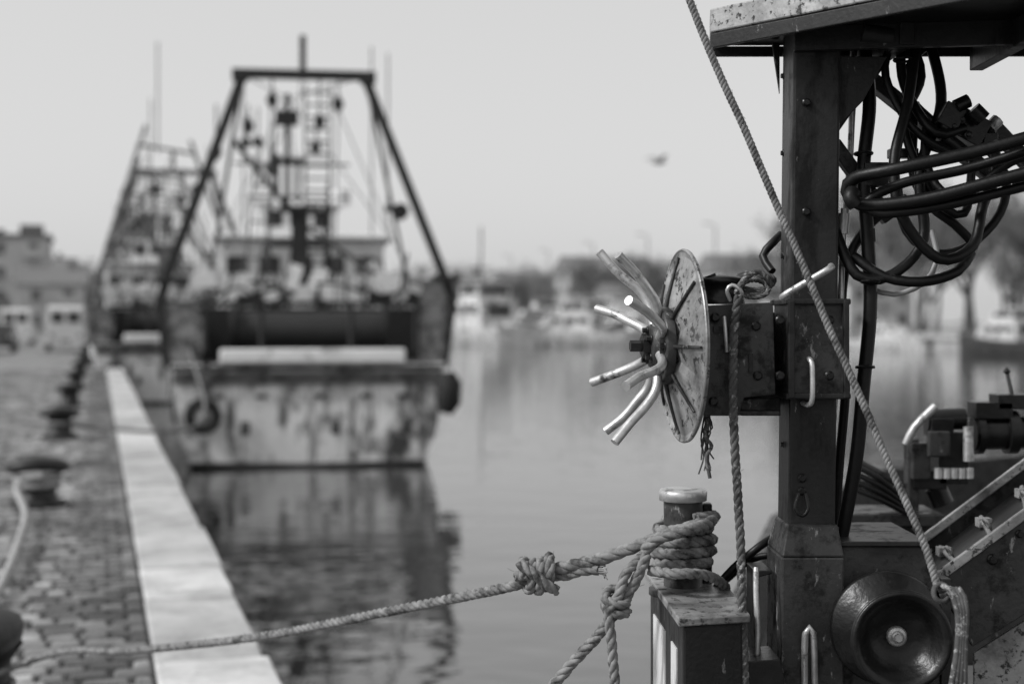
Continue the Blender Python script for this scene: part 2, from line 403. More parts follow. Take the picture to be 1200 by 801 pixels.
    m.done('rigging',M['bgmid'],e)
    m=MB(); m.box((-.2,9.6,3.4),(4.0,4.0,2.7)); m.box((-.2,9.6,4.82),(4.4,4.5,.12)); m.box((-.3,10.3,5.3),(1.9,2.0,.9)); m.box((-.3,10.3,5.78),(2.2,2.3,.08))
    m.done('wheelhouse',M['bgwhite'],e,bevel=.05)
    m=MB()
    for k in range(5): m.box((-1.75+k*.78,7.585,4.15),(.5,.04,.42))
    for k in range(3): m.box((-.9+k*.6,9.285,5.4),(.42,.04,.4))
    for sg in(-1,1):
        for k in range(3): m.box((-.2+sg*2.005,8.5+k*1.1,4.0),(.04,.6,.5))
    m.box((.2,7.58,3.0),(.7,.03,1.2))
    m.done('windows',M['glass'],e)
    m=MB(); m.cyl((-.2,10,5.8),(-.2,10,7.0),.06,8); m.box((-.2,10,7.05),(1.3,.15,.12)); m.cyl((.8,10,5.8),(.8,10,6.2),.25,14)
    for k in range(18): m.box((rnd.uniform(-2.3,2.3),rnd.uniform(2.8,5.0),3.35+rnd.uniform(-.1,.6)),(rnd.uniform(.2,.5),rnd.uniform(.3,.6),rnd.uniform(.2,.7)),Matrix.Rotation(rnd.uniform(-.4,.4),3,'Y'))
    m.done('deck_gear',M['bgwhite'],e)
    m=MB()
    for k in range(18):
        x=rnd.uniform(-2.4,2.4); y0=rnd.uniform(3,6.8); m.tube([(x,y0,2.1),(x+rnd.uniform(-.5,.5),y0,rnd.uniform(3.4,4.6))],.035,6)
    for k in range(5): m.box((rnd.uniform(-2.3,2.3),rnd.uniform(3,5),3.1+rnd.uniform(-.1,.3)),(rnd.uniform(.2,.6),.5,rnd.uniform(.15,.5)),Matrix.Rotation(rnd.uniform(-.5,.5),3,'Y'))
    for k in range(5):
        x=rnd.uniform(-2.3,2.0); z=rnd.uniform(3.25,3.6); m.tube([(x,2.6,z),(x+.5,2.6,z+rnd.uniform(-.25,.25)),(x+1,2.6,z+rnd.uniform(-.3,.1))],.04,6,step=.15)
    m.done('deck_clutter',G,e)
    m=MB(); m.torus((-1.98,-.16,1.0),(0,1,0),.25,.1,24,10); m.torus((-2.6,1.6,1.1),(1,0,0),.27,.1,24,10); m.torus((-2.72,4.6,1.1),(1,0,0),.27,.1,24,10)
    m.tube([(2.62,-.1,1.0),(2.66,-.1,1.2),(2.68,-.1,1.6),(2.66,-.1,1.8)],[.12,.24,.24,.12],14)
    for x,z in((-1.98,1.25),(-2.6,1.35)): m.tube([(x,-.12,z),(x,-.05,2.0)],.015,5)
    m.done('tyre_fenders',M['tyre'],e)
    return e
trawler((-3.88,27.2,0),math.atan(.14),1)
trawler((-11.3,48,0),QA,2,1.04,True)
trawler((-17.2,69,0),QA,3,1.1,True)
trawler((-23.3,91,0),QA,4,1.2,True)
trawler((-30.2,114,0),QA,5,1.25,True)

# ---------------------------------------------------------------- trees
def tree_mesh(seed,h=9,spread=.5,leaves=1800):
    rnd=random.Random(seed); mb=MB(); tips=[]
    def br(p,d,l,r,lev):
        pts=[p];q=p;dd=d.copy()
        for k in range(3):
            dd=(dd+Vector((rnd.uniform(-.2,.2),rnd.uniform(-.2,.2),rnd.uniform(-.02,.15)))).normalized(); q=q+dd*l/3; pts.append(q)
        mb.tube(pts,[r,r*.8,r*.6,r*.45],6 if lev<2 else 4,cap=False)
        if lev>=2: tips.extend(pts[1:])
        if lev<4:
            for k in range(4 if lev==0 else 3):
                a=rnd.uniform(0,6.28); t=rnd.choice([pts[-1],pts[-1],pts[-2]])
                nd=(dd+Vector((math.cos(a),math.sin(a),rnd.uniform(-.1,.4)))*(.75 if lev else .8)).normalized()
                br(t,nd,l*rnd.uniform(.6,.85),r*.5,lev+1)
    br(Vector((0,0,0)),Vector((0,0,1)),h*.32,h*.022,0)
    lf=MB()
    for k in range(leaves):
        t=rnd.choice(tips)+Vector((rnd.gauss(0,.35),rnd.gauss(0,.35),rnd.gauss(0,.3)))
        a=Vector((rnd.uniform(-1,1),rnd.uniform(-1,1),rnd.uniform(-1,1))).normalized()*rnd.uniform(.12,.28)
        c_=Vector((rnd.uniform(-1,1),rnd.uniform(-1,1),rnd.uniform(-1,1))).normalized()*rnd.uniform(.1,.2)
        lf.add([t,t+a,t+a*.6+c_],[(0,1,2)])
    return mb,lf
protos=[]
tp=empty('distant_trees')
for s_ in range(6):
    a,l=tree_mesh(30+s_,10,leaves=2200)
    A=a.done('trunk_and_limbs',M['bark'],tp); B=l.done('crown',M['leafhaze' if s_%2 else 'leaf'],tp)
    protos.append((A.data,B.data)); 
    for o in(A,B): bpy.data.objects.remove(o)
def tree(parent,loc,s):
    A,B=random.choice(protos); rz=random.uniform(0,6.28)
    for me,nm in((A,'trunk_and_limbs'),(B,'crown')):
        o=bpy.data.objects.new(nm,me); scene.collection.objects.link(o); o.parent=parent
        o.location=loc; o.rotation_euler=(0,0,rz); o.scale=(s*random.uniform(.9,1.1),s,s)
FO=Vector((45,126,0))
def FB(x,y,z=0):
    c,s=math.cos(QA),math.sin(QA); return FO+Vector((x*c-y*s,x*s+y*c,z))
for y in range(-30,330,8):
    for k in range(3):
        yy=y+random.uniform(-3,3); z=1.2
        tall=1.45
        if 44<yy<86: tall=2.3
        if yy<25: tall=1.7
        if random.random()<.15: continue
        tree(tp,FB(22+k*12+random.uniform(-4,4),yy,z),tall*random.uniform(.75,1.15))
for k in range(60):
    tree(tp,(random.uniform(-170,60),random.uniform(420,500),1.2),random.uniform(1.4,2.3))
for k in range(34):
    tree(tp,Q(random.uniform(-40,-10),random.uniform(120,270),0),random.uniform(.5,.85))
mb=MB(); mb.prism([(0,-80,1.2),(500,-80,1.2),(500,420,1.2),(0,420,1.2)],(0,0,-2.5)); mb.done('far_bank',M['asph'],loc=FO,rz=QA)
mb=MB(); mb.prism([(-600,410,1.1),(600,410,1.1),(600,900,1.1),(-600,900,1.1)],(0,0,-2)); mb.done('background_land',M['setdk'])
mb=MB(); mb.cur=1; mb.prism([(-.3,-80,1.35),(.6,-80,1.35),(.6,400,1.35),(-.3,400,1.35)],(0,0,-.35)); mb.done('far_quay_edge',M['stone'],loc=FO,rz=QA)
mb=MB()
for k in range(60): mb.torus((-.25,-76+k*6,.6),(1,0,0),.35,.12,14,6)
mb.done('quay_fender_tyres',M['tyre'],loc=FO,rz=QA)

def building(name,loc,rz,w,d,floors,m,flat=True,fh=3.1):
    e=empty(name,loc,rz); H=floors*fh
    mb=MB(); mb.box((0,0,H/2),(w,d,H)); mb.done('walls',m,e)
    g=MB(); s2=MB(); nx=int(w/3); ny=int(d/3)
    for f in range(floors):
        z=f*fh+1.7
        for sg in(-1,1):
            for i in range(nx):
                x=-w/2+(i+.5)*w/nx; g.box((x,sg*(d/2+.01),z),(1.1,.06,1.4)); s2.box((x,sg*(d/2+.1),z-.82),(1.5,.25,.1))
                if f and i%3==1: s2.box((x,sg*(d/2+.6),z-1.1),(2.2,1.1,.14)); s2.box((x,sg*(d/2+1.12),z-.6),(2.2,.06,.9))
            for i in range(ny):
                y=-d/2+(i+.5)*d/ny; g.box((sg*(w/2+.01),y,z),(.06,1.1,1.4)); s2.box((sg*(w/2+.1),y,z-.82),(.25,1.5,.1))
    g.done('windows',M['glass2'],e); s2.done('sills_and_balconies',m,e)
    r=MB()
    if flat: r.box((0,0,H+.25),(w+.6,d+.6,.5)); r.box((w*.2,0,H+1.2),(3,3,1.6)); r.box((-w*.3,0,H+.9),(1,1,1))
    else:
        r.prism([(-w/2-.5,-d/2-.5,H),(-w/2-.5,d/2+.5,H),(-w/2-.5,0,H+d*.28)],(w+1,0,0)); r.box((w*.3,0,H+d*.28),(.8,.8,1.6))
    r.done('roof',M['roof'],e)
building('apartment_block',(-78,192,1.2),QA,14,14,5,M['render'])
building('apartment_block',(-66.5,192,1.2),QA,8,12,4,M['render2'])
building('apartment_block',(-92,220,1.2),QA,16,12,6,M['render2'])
building('waterfront_house',(-84,250,1.2),QA,14,12,3,M['render'],False)
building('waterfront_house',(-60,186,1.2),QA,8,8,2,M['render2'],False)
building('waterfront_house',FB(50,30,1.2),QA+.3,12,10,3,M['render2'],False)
building('waterfront_house',FB(30,8,1.2),QA,14,10,2,M['render'],False)
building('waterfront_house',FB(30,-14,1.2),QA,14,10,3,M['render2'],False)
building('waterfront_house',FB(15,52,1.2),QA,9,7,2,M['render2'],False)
building('waterfront_house',FB(16,84,1.2),QA,10,8,2,M['render'],False)
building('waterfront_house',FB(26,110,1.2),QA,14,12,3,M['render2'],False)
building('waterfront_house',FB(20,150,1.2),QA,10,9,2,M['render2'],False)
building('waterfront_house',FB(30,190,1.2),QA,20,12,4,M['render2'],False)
building('waterfront_house',(-80,430,1.2),0,30,12,3,M['render'],False)

def car(name,loc,rz,m,van=False):
    e=empty(name,loc,rz); L_=4.2 if not van else 5.4; w=.86 if not van else 1.0; h=1.45 if not van else 2.35
    if not van: prof=[(-2.1,.3),(-2.1,.75),(-1.95,.92),(-1.5,1.0),(-1.15,1.38),(-.6,1.45),(.35,1.43),(1.05,.98),(1.85,.85),(2.08,.65),(2.1,.3)]
    else: prof=[(-2.7,.35),(-2.7,2.2),(-2.6,2.33),(1.2,2.35),(1.5,2.2),(2.1,1.35),(2.6,1.15),(2.7,.9),(2.7,.35)]
    mb=MB(); n=len(prof); secs=[]
    for x,k in((-w,.93),(-w*.97,1),(w*.97,1),(w,.93)):
        secs.append([(x*(1 if z<1.0 else .88),y*(.99 if abs(x)==w else 1),.3+(z-.3)*(k if z>1 else 1)) for y,z in prof])
    vs=[p for s_ in secs for p in s_]; fs=[]
    for i in range(3):
        for k in range(n): fs.append((i*n+k,i*n+(k+1)%n,(i+1)*n+(k+1)%n,(i+1)*n+k))
    fs+= [list(range(n)),list(range(3*n,4*n))]
    mb.add(vs,fs); mb.done('body',m,e,bevel=.04)
    g=MB()
    if van:
        g.prism([(-.75,2.07,1.42),(.75,2.07,1.42),(.72,1.56,2.15),(-.72,1.56,2.15)],(0,.06,.03)); g.box((-.4,-2.71,1.75),(.6,.03,.55)); g.box((.4,-2.71,1.75),(.6,.03,.55))
        for sg in(-1,1): g.box((sg*.885,1.2,1.7),(.03,.9,.5))
    else:
        g.prism([(-.62,-1.52,1.0),(.62,-1.52,1.0),(.6,-1.2,1.36),(-.6,-1.2,1.36)],(0,-.03,.01)); g.prism([(-.62,1.02,1.02),(.62,1.02,1.02),(.6,.45,1.4),(-.6,.45,1.4)],(0,.03,.03))
        for sg in(-1,1): g.prism([(sg*.765,-1.2,1.02),(sg*.765,.8,1.02),(sg*.765,.3,1.34),(sg*.765,-.95,1.34)],(sg*.02,0,0))
    g.done('windows',M['glass'],e)
    t=MB()
    for sx in(-1,1):
        for y in((-1.3,1.3) if not van else(-1.7,1.8)):
            t.cyl((sx*(w-.2),y,.32),(sx*(w+.01),y,.32),.32,20)
    t.done('wheels',M['tyre'],e)
    l=MB()
    yb=-2.11 if not van else -2.71
    for sx in(-1,1): l.box((sx*.68,yb,.8),(.22,.04,.18)); l.box((sx*.65,-yb-.02,.7),(.3,.06,.16))
    l.box((0,yb,.55),(.5,.03,.12)); l.done('lights_and_plate',M['carg'],e)
car('parked_van',Q(-2.4,80),QA,M['carw'],True)
car('parked_van',Q(-5.8,98),QA,M['carw'],True)
car('parked_car',Q(-7.2,66),QA+.1,M['card'])
car('parked_car',Q(-8.2,75),QA,M['carg'])
car('parked_car',Q(-5.6,76),QA,M['card'])
car('parked_car',Q(-11,84),QA+.2,M['carw'])
car('parked_car',Q(-9,100),QA,M['card'])

def mboat(loc,rz,L_,seed,dark=False):
    rnd=random.Random(seed); e=empty('moored_boat',loc,rz,L_/12)
    ys=[-6,-3,0,3,5,6.2]; wl=[1.6,1.75,1.8,1.4,.6,.05]; dk=[1.8,1.95,2.0,1.75,1.0,.1]; zd=[1.2,1.2,1.3,1.6,1.9,2.1]
    m=MB(); secs=[]
    for y,w_,d,z in zip(ys,wl,dk,zd): 
        a=[(-d,y,z),(-w_,y,0),(-w_*.5,y,-.5)]; secs.append(a+[(-p,q,r) for p,q,r in reversed(a)])
    loft(m,secs); m.add([(-d,y,z-.02) for d,y,z in zip(dk,ys,zd)]+[(d,y,z-.02) for d,y,z in zip(dk,ys,zd)],[(i,i+1,i+7,i+6) for i in range(5)])
    m.done('hull',M['hulldk'] if dark else M['bgpale'],e)
    m=MB(); m.prism([(-1.3,-3,1.2),(-1.3,2.6,1.2),(-1.3,1.4,2.7),(-1.3,-2.8,2.9)],(2.6,0,0)); m.box((0,-1,3.2),(2.3,2.6,.7)); m.box((0,-1.2,3.9),(2.4,3,.1)); m.done('cabin',M['bgpale'],e,bevel=.06)
    m=MB()
    for sg in(-1,1):
        for k in range(3): m.box((sg*1.305,-2+k*1.2,2.2),(.03,.8,.5))
        m.box((sg*1.155,-1,3.3),(.03,2.0,.4))
    m.box((0,-2.95,2.1),(1.6,.05,.8)); m.box((0,-2.31,3.3),(1.9,.03,.4)); m.done('windows',M['glass'],e)
    m=MB(); m.cyl((0,-.5,3.9),(0,-.5,rnd.uniform(5,8)),.06,8); m.box((0,-.5,4.8),(1.4,.08,.08)); 
    for sg in(-1,1): 
        m.tube([(sg*1.8,-6,2.1),(sg*1.95,0,2.2),(sg*1.0,5,2.7),(0,6.2,2.9)],.03,5)
        for y in(-6,-3,0,3): m.tube([(sg*1.85*(1 if y<3 else .9),y,1.2),(sg*1.85*(1 if y<3 else .9),y,2.2)],.03,5)
    m.done('mast_and_rails',M['bgmid'],e)
k=0
for y in [-10,9,28,40,52,63,75,88,101,116,131,147,163,180,200,225]:
    k+=1
    big=y>=40
    mboat(FB(-4.5-random.uniform(0,5),y,0),QA+random.choice([0,math.pi,math.pi/2,-math.pi/2])+random.uniform(-.15,.15),random.uniform(14,20) if big else random.uniform(9,12),k,k%3==1)
mboat((-4.0,165,0),.5,22,77)
mboat((6.0,158,0),1.2,15,78)
def lamp(loc,h=9,rz=0):
    e=empty('street_lamp',loc,rz); m=MB(); m.tube([(0,0,0),(0,0,h)],[.14,.09],8); m.tube([(0,0,h-.1),(.3,0,h+.2),(1.2,0,h+.35)],.06,6,step=.2); m.box((1.4,0,h+.33),(.8,.32,.16)); m.cyl((0,0,0),(0,0,.5),.18,10); m.done('pole_and_head',M['bgmid'],e)
for y in range(0,260,26): lamp(FB(6,y,1.2),22 if y==52 else 15,QA+math.pi)
for y in (60,90,120,150): lamp(Q(-14,y,0),8,QA)

e=empty('seagull',P(772,190,46),.5)
m=MB(); m.lathe((0,0,0),(1,0,.1),[(-.25,.01),(-.18,.035),(-.05,.075),(.08,.075),(.17,.05),(.21,.045),(.25,.035),(.28,.008),(.33,.004)],14)
m.prism([(-.2,-.03,0),(-.2,.03,0),(-.36,.07,0),(-.36,-.07,0)],(0,0,.012)); m.done('body',M['feather'],e)
m=MB()
for sg in(-1,1):
    m.prism([(.1,sg*.05,.03),(.13,sg*.32,.2),(-.02,sg*.32,.2),(-.08,sg*.05,.03)],(0,0,.012))
    m.prism([(.13,sg*.32,.2),(-.12,sg*.68,.12),(-.02,sg*.32,.2)],(0,0,.012))
m.done('wings',M['feather'],e)

# ================================================================ FOREGROUND
boat=empty('fishing_boat')
def pz(v,d=3.0): return W+(375-v)/F*d
hp=[(.29,2.62),(.45,3.6),(1.3,7.0),(2.4,9.2),(4.2,10.6),(5.6,9.6),(5.4,6),(4.2,3.2),(2.4,1.6),(1.0,1.9)]
m=MB(); n=len(hp); cx,cy=2.8,5.4
top=[Vector((x,y,1.5)) for x,y in hp]; bot=[Vector((cx+(x-cx)*.86,cy+(y-cy)*.86,-.4)) for x,y in hp]
m.add(top+bot,[list(range(n))]+[(i,(i+1)%n,(i+1)%n+n,i+n) for i in range(n)]); m.done('hull',M['hulldk'],boat)
m=MB()
for i in range(n):
    a=top[i];b2=top[(i+1)%n]
    if i in(0,9): continue
    m.beam(a+Vector((0,0,.17)),b2+Vector((0,0,.17)),.05,.34)
m.done('bulwark',M['arm'],boat)
m=MB(); m.prism([(.335,2.79,2.2),(.46,2.83,2.2),(.465,3.27,2.2),(.318,3.27,2.2)],(0,0,-.9)); m.done('corner_casing',M['mast'],boat,bevel=.006)
m=MB(); m.prism([(.325,2.775,2.218),(.472,2.815,2.218),(.475,3.29,2.218),(.308,3.29,2.218)],(0,0,-.016)); m.done('casing_top_plate',M['disc'],boat,bevel=.003)
m=MB()
for y0,y1 in((2.86,2.93),(3.02,3.2)): m.prism([(.336-(y0-2.79)*.035-.004,y0,2.14),(.336-(y1-2.79)*.035-.004,y1,2.14),(.336-(y1-2.79)*.035-.004,y1,1.4),(.336-(y0-2.79)*.035-.004,y0,1.4)],(.003,0,0))
m.done('painted_stripes',M['white'],boat)
pc=Vector((.375,3.12,0))
m=MB(); m.lathe((pc.x,pc.y,2.2),(0,0,1),[(0,.075),(.012,.075),(.016,.042),(.17,.042),(.222,.043)],32)
m.done('mooring_post',M['arm'],boat)
m=MB(); m.lathe((pc.x,pc.y,2.418),(0,0,1),[(-.014,.043),(-.012,.052),(.006,.053),(.012,.049),(.013,0)],32); m.done('mooring_post_cap',M['galv'],boat)
m=MB(); m.box((.432,3.16,2.3),(.022,.03,.19)); m.done('post_stay',M['black'],boat,bevel=.004)

m=MB()
def frust(m,zb,zt,cb,ct,sb,st):
    vs=[]
    for z,c,s_ in((zb,cb,sb),(zt,ct,st)):
        for x,y in((-1,-1),(1,-1),(1,1),(-1,1)): vs.append((c[0]+x*s_[0]/2,c[1]+y*s_[1]/2,z))
    m.add(vs,[(3,2,1,0),(4,5,6,7)]+[(i,(i+1)%4,(i+1)%4+4,i+4) for i in range(4)])
frust(m,pz(625),pz(40,3.0)+.03,(.620,3.0),(.632,3.0),(.098,.12),(.098,.12))
m.done('mast',M['mast'],boat,bevel=.006)
m=MB()
frust(m,pz(650,2.93),pz(614,2.93),(.615,2.99),(.618,2.99),(.128,.17),(.104,.13))
frust(m,1.3,pz(650,2.93)-.001,(.612,2.99),(.615,2.99),(.128,.17),(.128,.17))
m.done('mast_pedestal',M['arm'],boat,bevel=.004)
m=MB()
for (u,v) in((945,248),(945,120),(940,575),(940,560)): bolt(m,P(u,v,2.938),(0,-1,0),.006,.007)
for v in(90,180,300,520): bolt(m,Vector((.571,2.99,pz(v))),(-1,0,0),.005,.006)
m.tube([P(936,578,2.92),P(932,596,2.91),P(940,604,2.91),P(947,596,2.91),P(944,578,2.92)],.004,6,step=.004)
m.done('mast_bolts',M['black'],boat)
m=MB()   # weld beads
for k in range(26):
    x=.566+.106*k/25; m.lathe((x,2.9365,pz(613.5)),(0,-1,0),[(0,.0035),(.0015,.003),(.003,0)],6)
m.done('weld_bead',M['arm'],boat)
m=MB(); m.tube([P(941,472,2.93),P(948,474,2.9),P(952,466,2.89),P(952,430,2.89),P(949,421,2.9),P(944,420,2.93)],.0055,8,step=.006)
m.tube([P(943,800,2.9),P(944,742,2.88),P(953,742,2.88),P(955,800,2.9)],.007,8,step=.01)
m.done('grab_handles',M['galv'],boat)
m=MB()
m.prism([P(884,668,2.95),P(905,668,2.95),P(905,672,2.95),P(890,676,2.95),P(892,790,2.95),P(884,790,2.95)],(0,.1,0))
m.prism([P(868,775,2.85),P(915,772,2.85),P(925,830,2.85),P(868,830,2.85)],(0,.12,0))
m.done('side_bracket',M['black'],boat,bevel=.002)
m=MB(); m.tube([P(886,665,2.92),P(886,690,2.9),P(888,740,2.9),P(886,790,2.9)],.006,8); m.done('side_rod',M['galv'],boat)

# canopy
m=MB()
A=(.418,3.0);B=(1.25,2.05);C=(1.7,3.14);D=(.437,3.145);B2=(1.7,2.05)
m.prism([(A[0],A[1],W+.606),(B[0],B[1],W+.606),(B2[0],B2[1],W+.606),(C[0],C[1],W+.606),(D[0],D[1],W+.606)],(0,0,.05)); m.done('canopy',M['disc'],boat,bevel=.003)
m=MB()
fe=Vector((B[0]-A[0],B[1]-A[1],0)).normalized(); nn=Vector((-fe.y,fe.x,0))
a0=Vector((A[0],A[1],W+.603)); a1=a0+fe*1.2
m.prism([a0,a1,a1+nn*.012,a0+nn*.012],(0,0,-.03))
m.prism([(D[0],D[1],W+.603),(C[0],C[1],W+.603),(C[0],C[1]-.012,W+.603),(D[0],D[1]-.012,W+.603)],(0,0,-.022))
m.box((.80,3.0,W+.58),(.03,.25,.045)); m.box((1.02,2.9,W+.575),(.03,.45,.055))
m.prism([(.58,2.92,W+.603),(1.6,2.75,W+.603),(1.6,2.77,W+.603),(.58,2.94,W+.603)],(0,0,-.05))
m.done('canopy_lips',M['mast'],boat,bevel=.002)
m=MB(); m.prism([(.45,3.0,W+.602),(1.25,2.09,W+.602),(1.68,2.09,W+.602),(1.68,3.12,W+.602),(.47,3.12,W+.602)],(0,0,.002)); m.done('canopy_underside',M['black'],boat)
m=MB()
for k in range(6): bolt(m,(.62+.13*k,3.04-.01*k,W+.601),(0,0,-1),.008,.012)
m.done('canopy_bolts',M['galv'],boat)
m=MB()
m.prism([P(979,66,2.96),P(1040,66,2.96),P(1012,118,2.96),P(979,152,2.96)],(0,.016,0))
m.prism([P(979,66,3.05),P(1045,66,3.05),P(979,160,3.05)],(0,.012,0))
m.prism([P(905,50,3.06),P(914,50,3.06),P(914,110,3.06)],(0,.012,0))
m.box(P(1050,32,2.95),(.16,.12,.06)); m.cyl(P(1010,38,2.9),P(1045,44,2.9),.02,16)
m.done('gusset_plates',M['mast'],boat,bevel=.002)
m=MB(); m.beam(P(1018,92,3.12),P(1160,205,3.12),.045,.03); m.beam(P(976,168,3.05),P(1042,258,3.05),.03,.03)
m.beam(P(1165,150,3.2),P(1250,240,3.2),.04,.03); m.done('diagonal_braces',M['arm'],boat,bevel=.003)

# ---------------- rope hauler (star wheel winch)
wh=empty('rope_hauler_winch')
m=MB()
frust(m,pz(463),pz(352),(.623,2.99),(.625,2.99),(.118,.165),(.118,.165)); m.done('mast_collar',M['arm'],wh,bevel=.004)
m=MB()
for v in(354,461): m.box((.624,2.985,pz(v)),(.132,.185,.012))
m.box((.568,2.9,pz(408)),(.014,.022,.2)); m.box((.68,2.9,pz(408)),(.012,.022,.2))
m.done('collar_flanges',M['mast'],wh,bevel=.003)
m=MB()
m.prism([P(823,358,2.9),P(906,354,2.9),P(909,462,2.9),P(872,466,2.9),P(866,487,2.9),P(824,487,2.9)],(0,.012,0))
m.prism([P(823,358,2.9)+Vector((0,.012,0)),P(906,354,2.9)+Vector((0,.012,0)),P(906,359,2.9)+Vector((0,.012,0)),P(823,363,2.9)+Vector((0,.012,0))],(0,.16,0))
m.prism([P(824,482,2.9)+Vector((0,.012,0)),P(915,482,2.9)+Vector((0,.012,0)),P(915,487,2.9)+Vector((0,.012,0)),P(824,487,2.9)+Vector((0,.012,0))],(0,.16,0))
m.box(P(868,420,3.08),(.17,.012,.2)); m.box(P(828,420,2.99),(.008,.17,.2))
m.prism([P(868,468,2.97),P(915,466,2.97),P(915,487,2.97),P(868,487,2.97)],(0,.012,0))
m.done('hauler_arm',M['arm'],wh,bevel=.002)
m=MB()
for(u,v)in((886,382),(888,440),(838,372),(836,470),(914,375),(914,440),(972,375),(972,440)): bolt(m,P(u,v,2.897 if u<900 else 2.886),(0,-1,0),.0065,.008)
m.box(P(845,386,2.896),(.03,.006,.012)); m.box(P(880,425,2.896),(.008,.006,.04))
m.done('arm_bolts',M['black'],wh)
m=MB(); m.lathe(P(845,356,3.0),(0,0,1),[(0,.05),(.01,.05),(.012,.044),(.04,.044),(.044,.05),(.052,.05),(.058,.036),(.062,.0)],28)
m.cyl(P(832,322,2.98),P(836,332,2.98),.012,10); m.done('hydraulic_motor',M['black'],wh)
nrm=Vector((-.992,-.126,0)).normalized(); dc=Vector((.357,3.0,pz(405)))
tz=Vector((0,0,1)); ty=nrm.cross(tz).normalized()
def WR(a,r,th): return dc+nrm*a+(tz*math.cos(th)+ty*math.sin(th))*r
m=MB()
nseg=96; rings=[(.03,.036),(.06,.034),(.10,.027),(.15,.014),(.188,.002),(.200,0),(.2035,-.003),(.2035,-.007),(.2,-.009),(.03,-.009)]
vs=[];fs=[]
for r_,a_ in rings:
    for k in range(nseg):
        th=2*math.pi*k/nseg; ph=(th/(math.pi/4))%1.0; tri=1-abs(ph*2-1)
        am=.011 if .05<r_<.19 and a_>0 else 0
        vs.append(WR(a_-am*(tri**.8)*(1.0 if r_<.17 else .6),r_,th))
for i in range(len(rings)-1):
    for k in range(nseg): fs.append((i*nseg+k,i*nseg+(k+1)%nseg,(i+1)*nseg+(k+1)%nseg,(i+1)*nseg+k))
m.add(vs,fs,False); m.done('wheel_disc',M['disc'],wh)
m=MB()
for k in range(8):
    th=math.radians(45*k)
    m.tube([WR(.036,.07,th),WR(.024,.12,th),WR(.006,.186,th)],[.005,.004,.003],8)
m.done('disc_ribs',M['arm'],wh)
m=MB(); m.torus(dc+nrm*-.002,nrm,.201,.0035,72,8); m.done('disc_rim',M['disc'],wh)
m=MB(); m.lathe(dc,nrm,[(.03,.082),(.046,.082),(.05,.078),(.05,.05),(.066,.046),(.07,.04),(.07,.0)],40); m.done('hub_plate',M['arm'],wh)
m=MB()
for k in range(8):
    th=math.radians(45*k); bolt(m,WR(.05,.065,th),nrm,.007,.01)
m.lathe(dc,nrm,[(.07,.026),(.085,.026),(.085,.012),(.11,.012),(.11,0)],6,smooth=False)
for k in range(5):
    th=math.radians(72*k+10); bolt(m,WR(.07,.033,th),nrm,.006,.012)
m.done('hub_nuts',M['black'],wh)
m=MB()
for k in range(8):
    th=math.radians(22.5+45*k)+random.uniform(-.05,.05); j=random.uniform(-.008,.008)
    tw=random.uniform(-.05,.05)
    pts=[WR(.056,.035,th),WR(.057,.072,th),WR(.064,.1,th),WR(.085,.13,th+tw*.5),WR(.118+j,.165,th+tw),WR(.155+j,.206+j,th+tw)]
    m.tube(pts,.0098,12,step=.008)
m.done('gripper_horns',M['galv'],wh)
m=MB()
for k in range(8):
    th=math.radians(22.5+45*k); p=WR(.052,.05,th); m.box(p,(.012,.03,.03))
m.done('horn_clamps',M['arm'],wh)
m=MB(); m.tube([P(917,349,2.87),P(922,344,2.86),P(970,316,2.83),P(974,312,2.85)],.007,10,step=.01); m.tube([P(852,412,2.88),P(850,385,2.87),P(849,371,2.88)],.004,8); m.done('control_lever',M['galv'],wh)
m=MB()
for k in range(5):
    cc=P(884,338,2.96+.02*k); m.rope([cc+Vector((math.cos(a)*.03*(1+.1*k),.01*math.sin(a*2+k),math.sin(a)*.018+.004*k)) for a in [q*math.pi/5+k for q in range(11)]],.0055,smoothstep=.01)
m.rope([P(905,335,2.94),P(890,318,2.93),P(872,328,2.92),P(862,345,2.9)],.0065,smoothstep=.01)
m.done('lashing_rope',M['roped'],wh)
m=MB(); m.tube([P(856,352,2.88),P(852,340,2.87),P(858,334,2.87),P(868,340,2.87),P(870,350,2.88)],.004,8,step=.005); m.done('hook',M['galv'],wh)

vr=empty('hanging_rope'); m=MB()
m.rope([P(866,346,2.87),P(861,380,2.87),P(859,430,2.87),P(860,500,2.86),P(864,570,2.86),P(868,640,2.85),P(870,720,2.84),P(874,830,2.84)],.0095,smoothstep=.02)
m.done('hanging_rope_strands',M['roped'],vr)
m=MB()
for k in range(14):
    x0=828+random.uniform(-3,4); l=random.uniform(30,75)
    m.tube([P(x0,487,2.95),P(x0+random.uniform(-5,5),487+l*.4,2.95),P(x0+random.uniform(-6,8),487+l*.7,2.94),P(x0+random.uniform(-8,6),487+l,2.94)],.0018,5,step=.01)
m.tube([P(829,490,2.94),P(826,510,2.93),P(834,522,2.93),P(828,535,2.93),P(832,560,2.93)],.004,6,step=.006)
m.done('frayed_twine',M['roped'],vr)
dl=empty('rigging_line'); m=MB()
m.rope([P(796,-30,2.75),P(808,0,2.75),P(838,75,2.75),P(872,150,2.75),P(905,228,2.75),P(938,303,2.74),P(972,385,2.73),P(1004,455,2.72),P(1035,528,2.7),P(1062,588,2.68),P(1086,645,2.67),P(1099,688,2.66)],.0078,pitch=.026,smoothstep=.03)
m.done('line',M['rope'],dl)
m=MB()
for k in range(4):
    dx=k*7
    m.tube([P(1098+dx*.4,684+dx,2.66),P(1112+dx*.6,690,2.64),P(1122+dx*.5,715,2.63),P(1122+dx*.4,760,2.62),P(1110+dx,830,2.62)],.006,8,step=.02)
m.torus(P(1103,694,2.65),(0.3,-1,.2),.016,.005,20,8)
m.done('line_end_coil',M['roped'],dl)

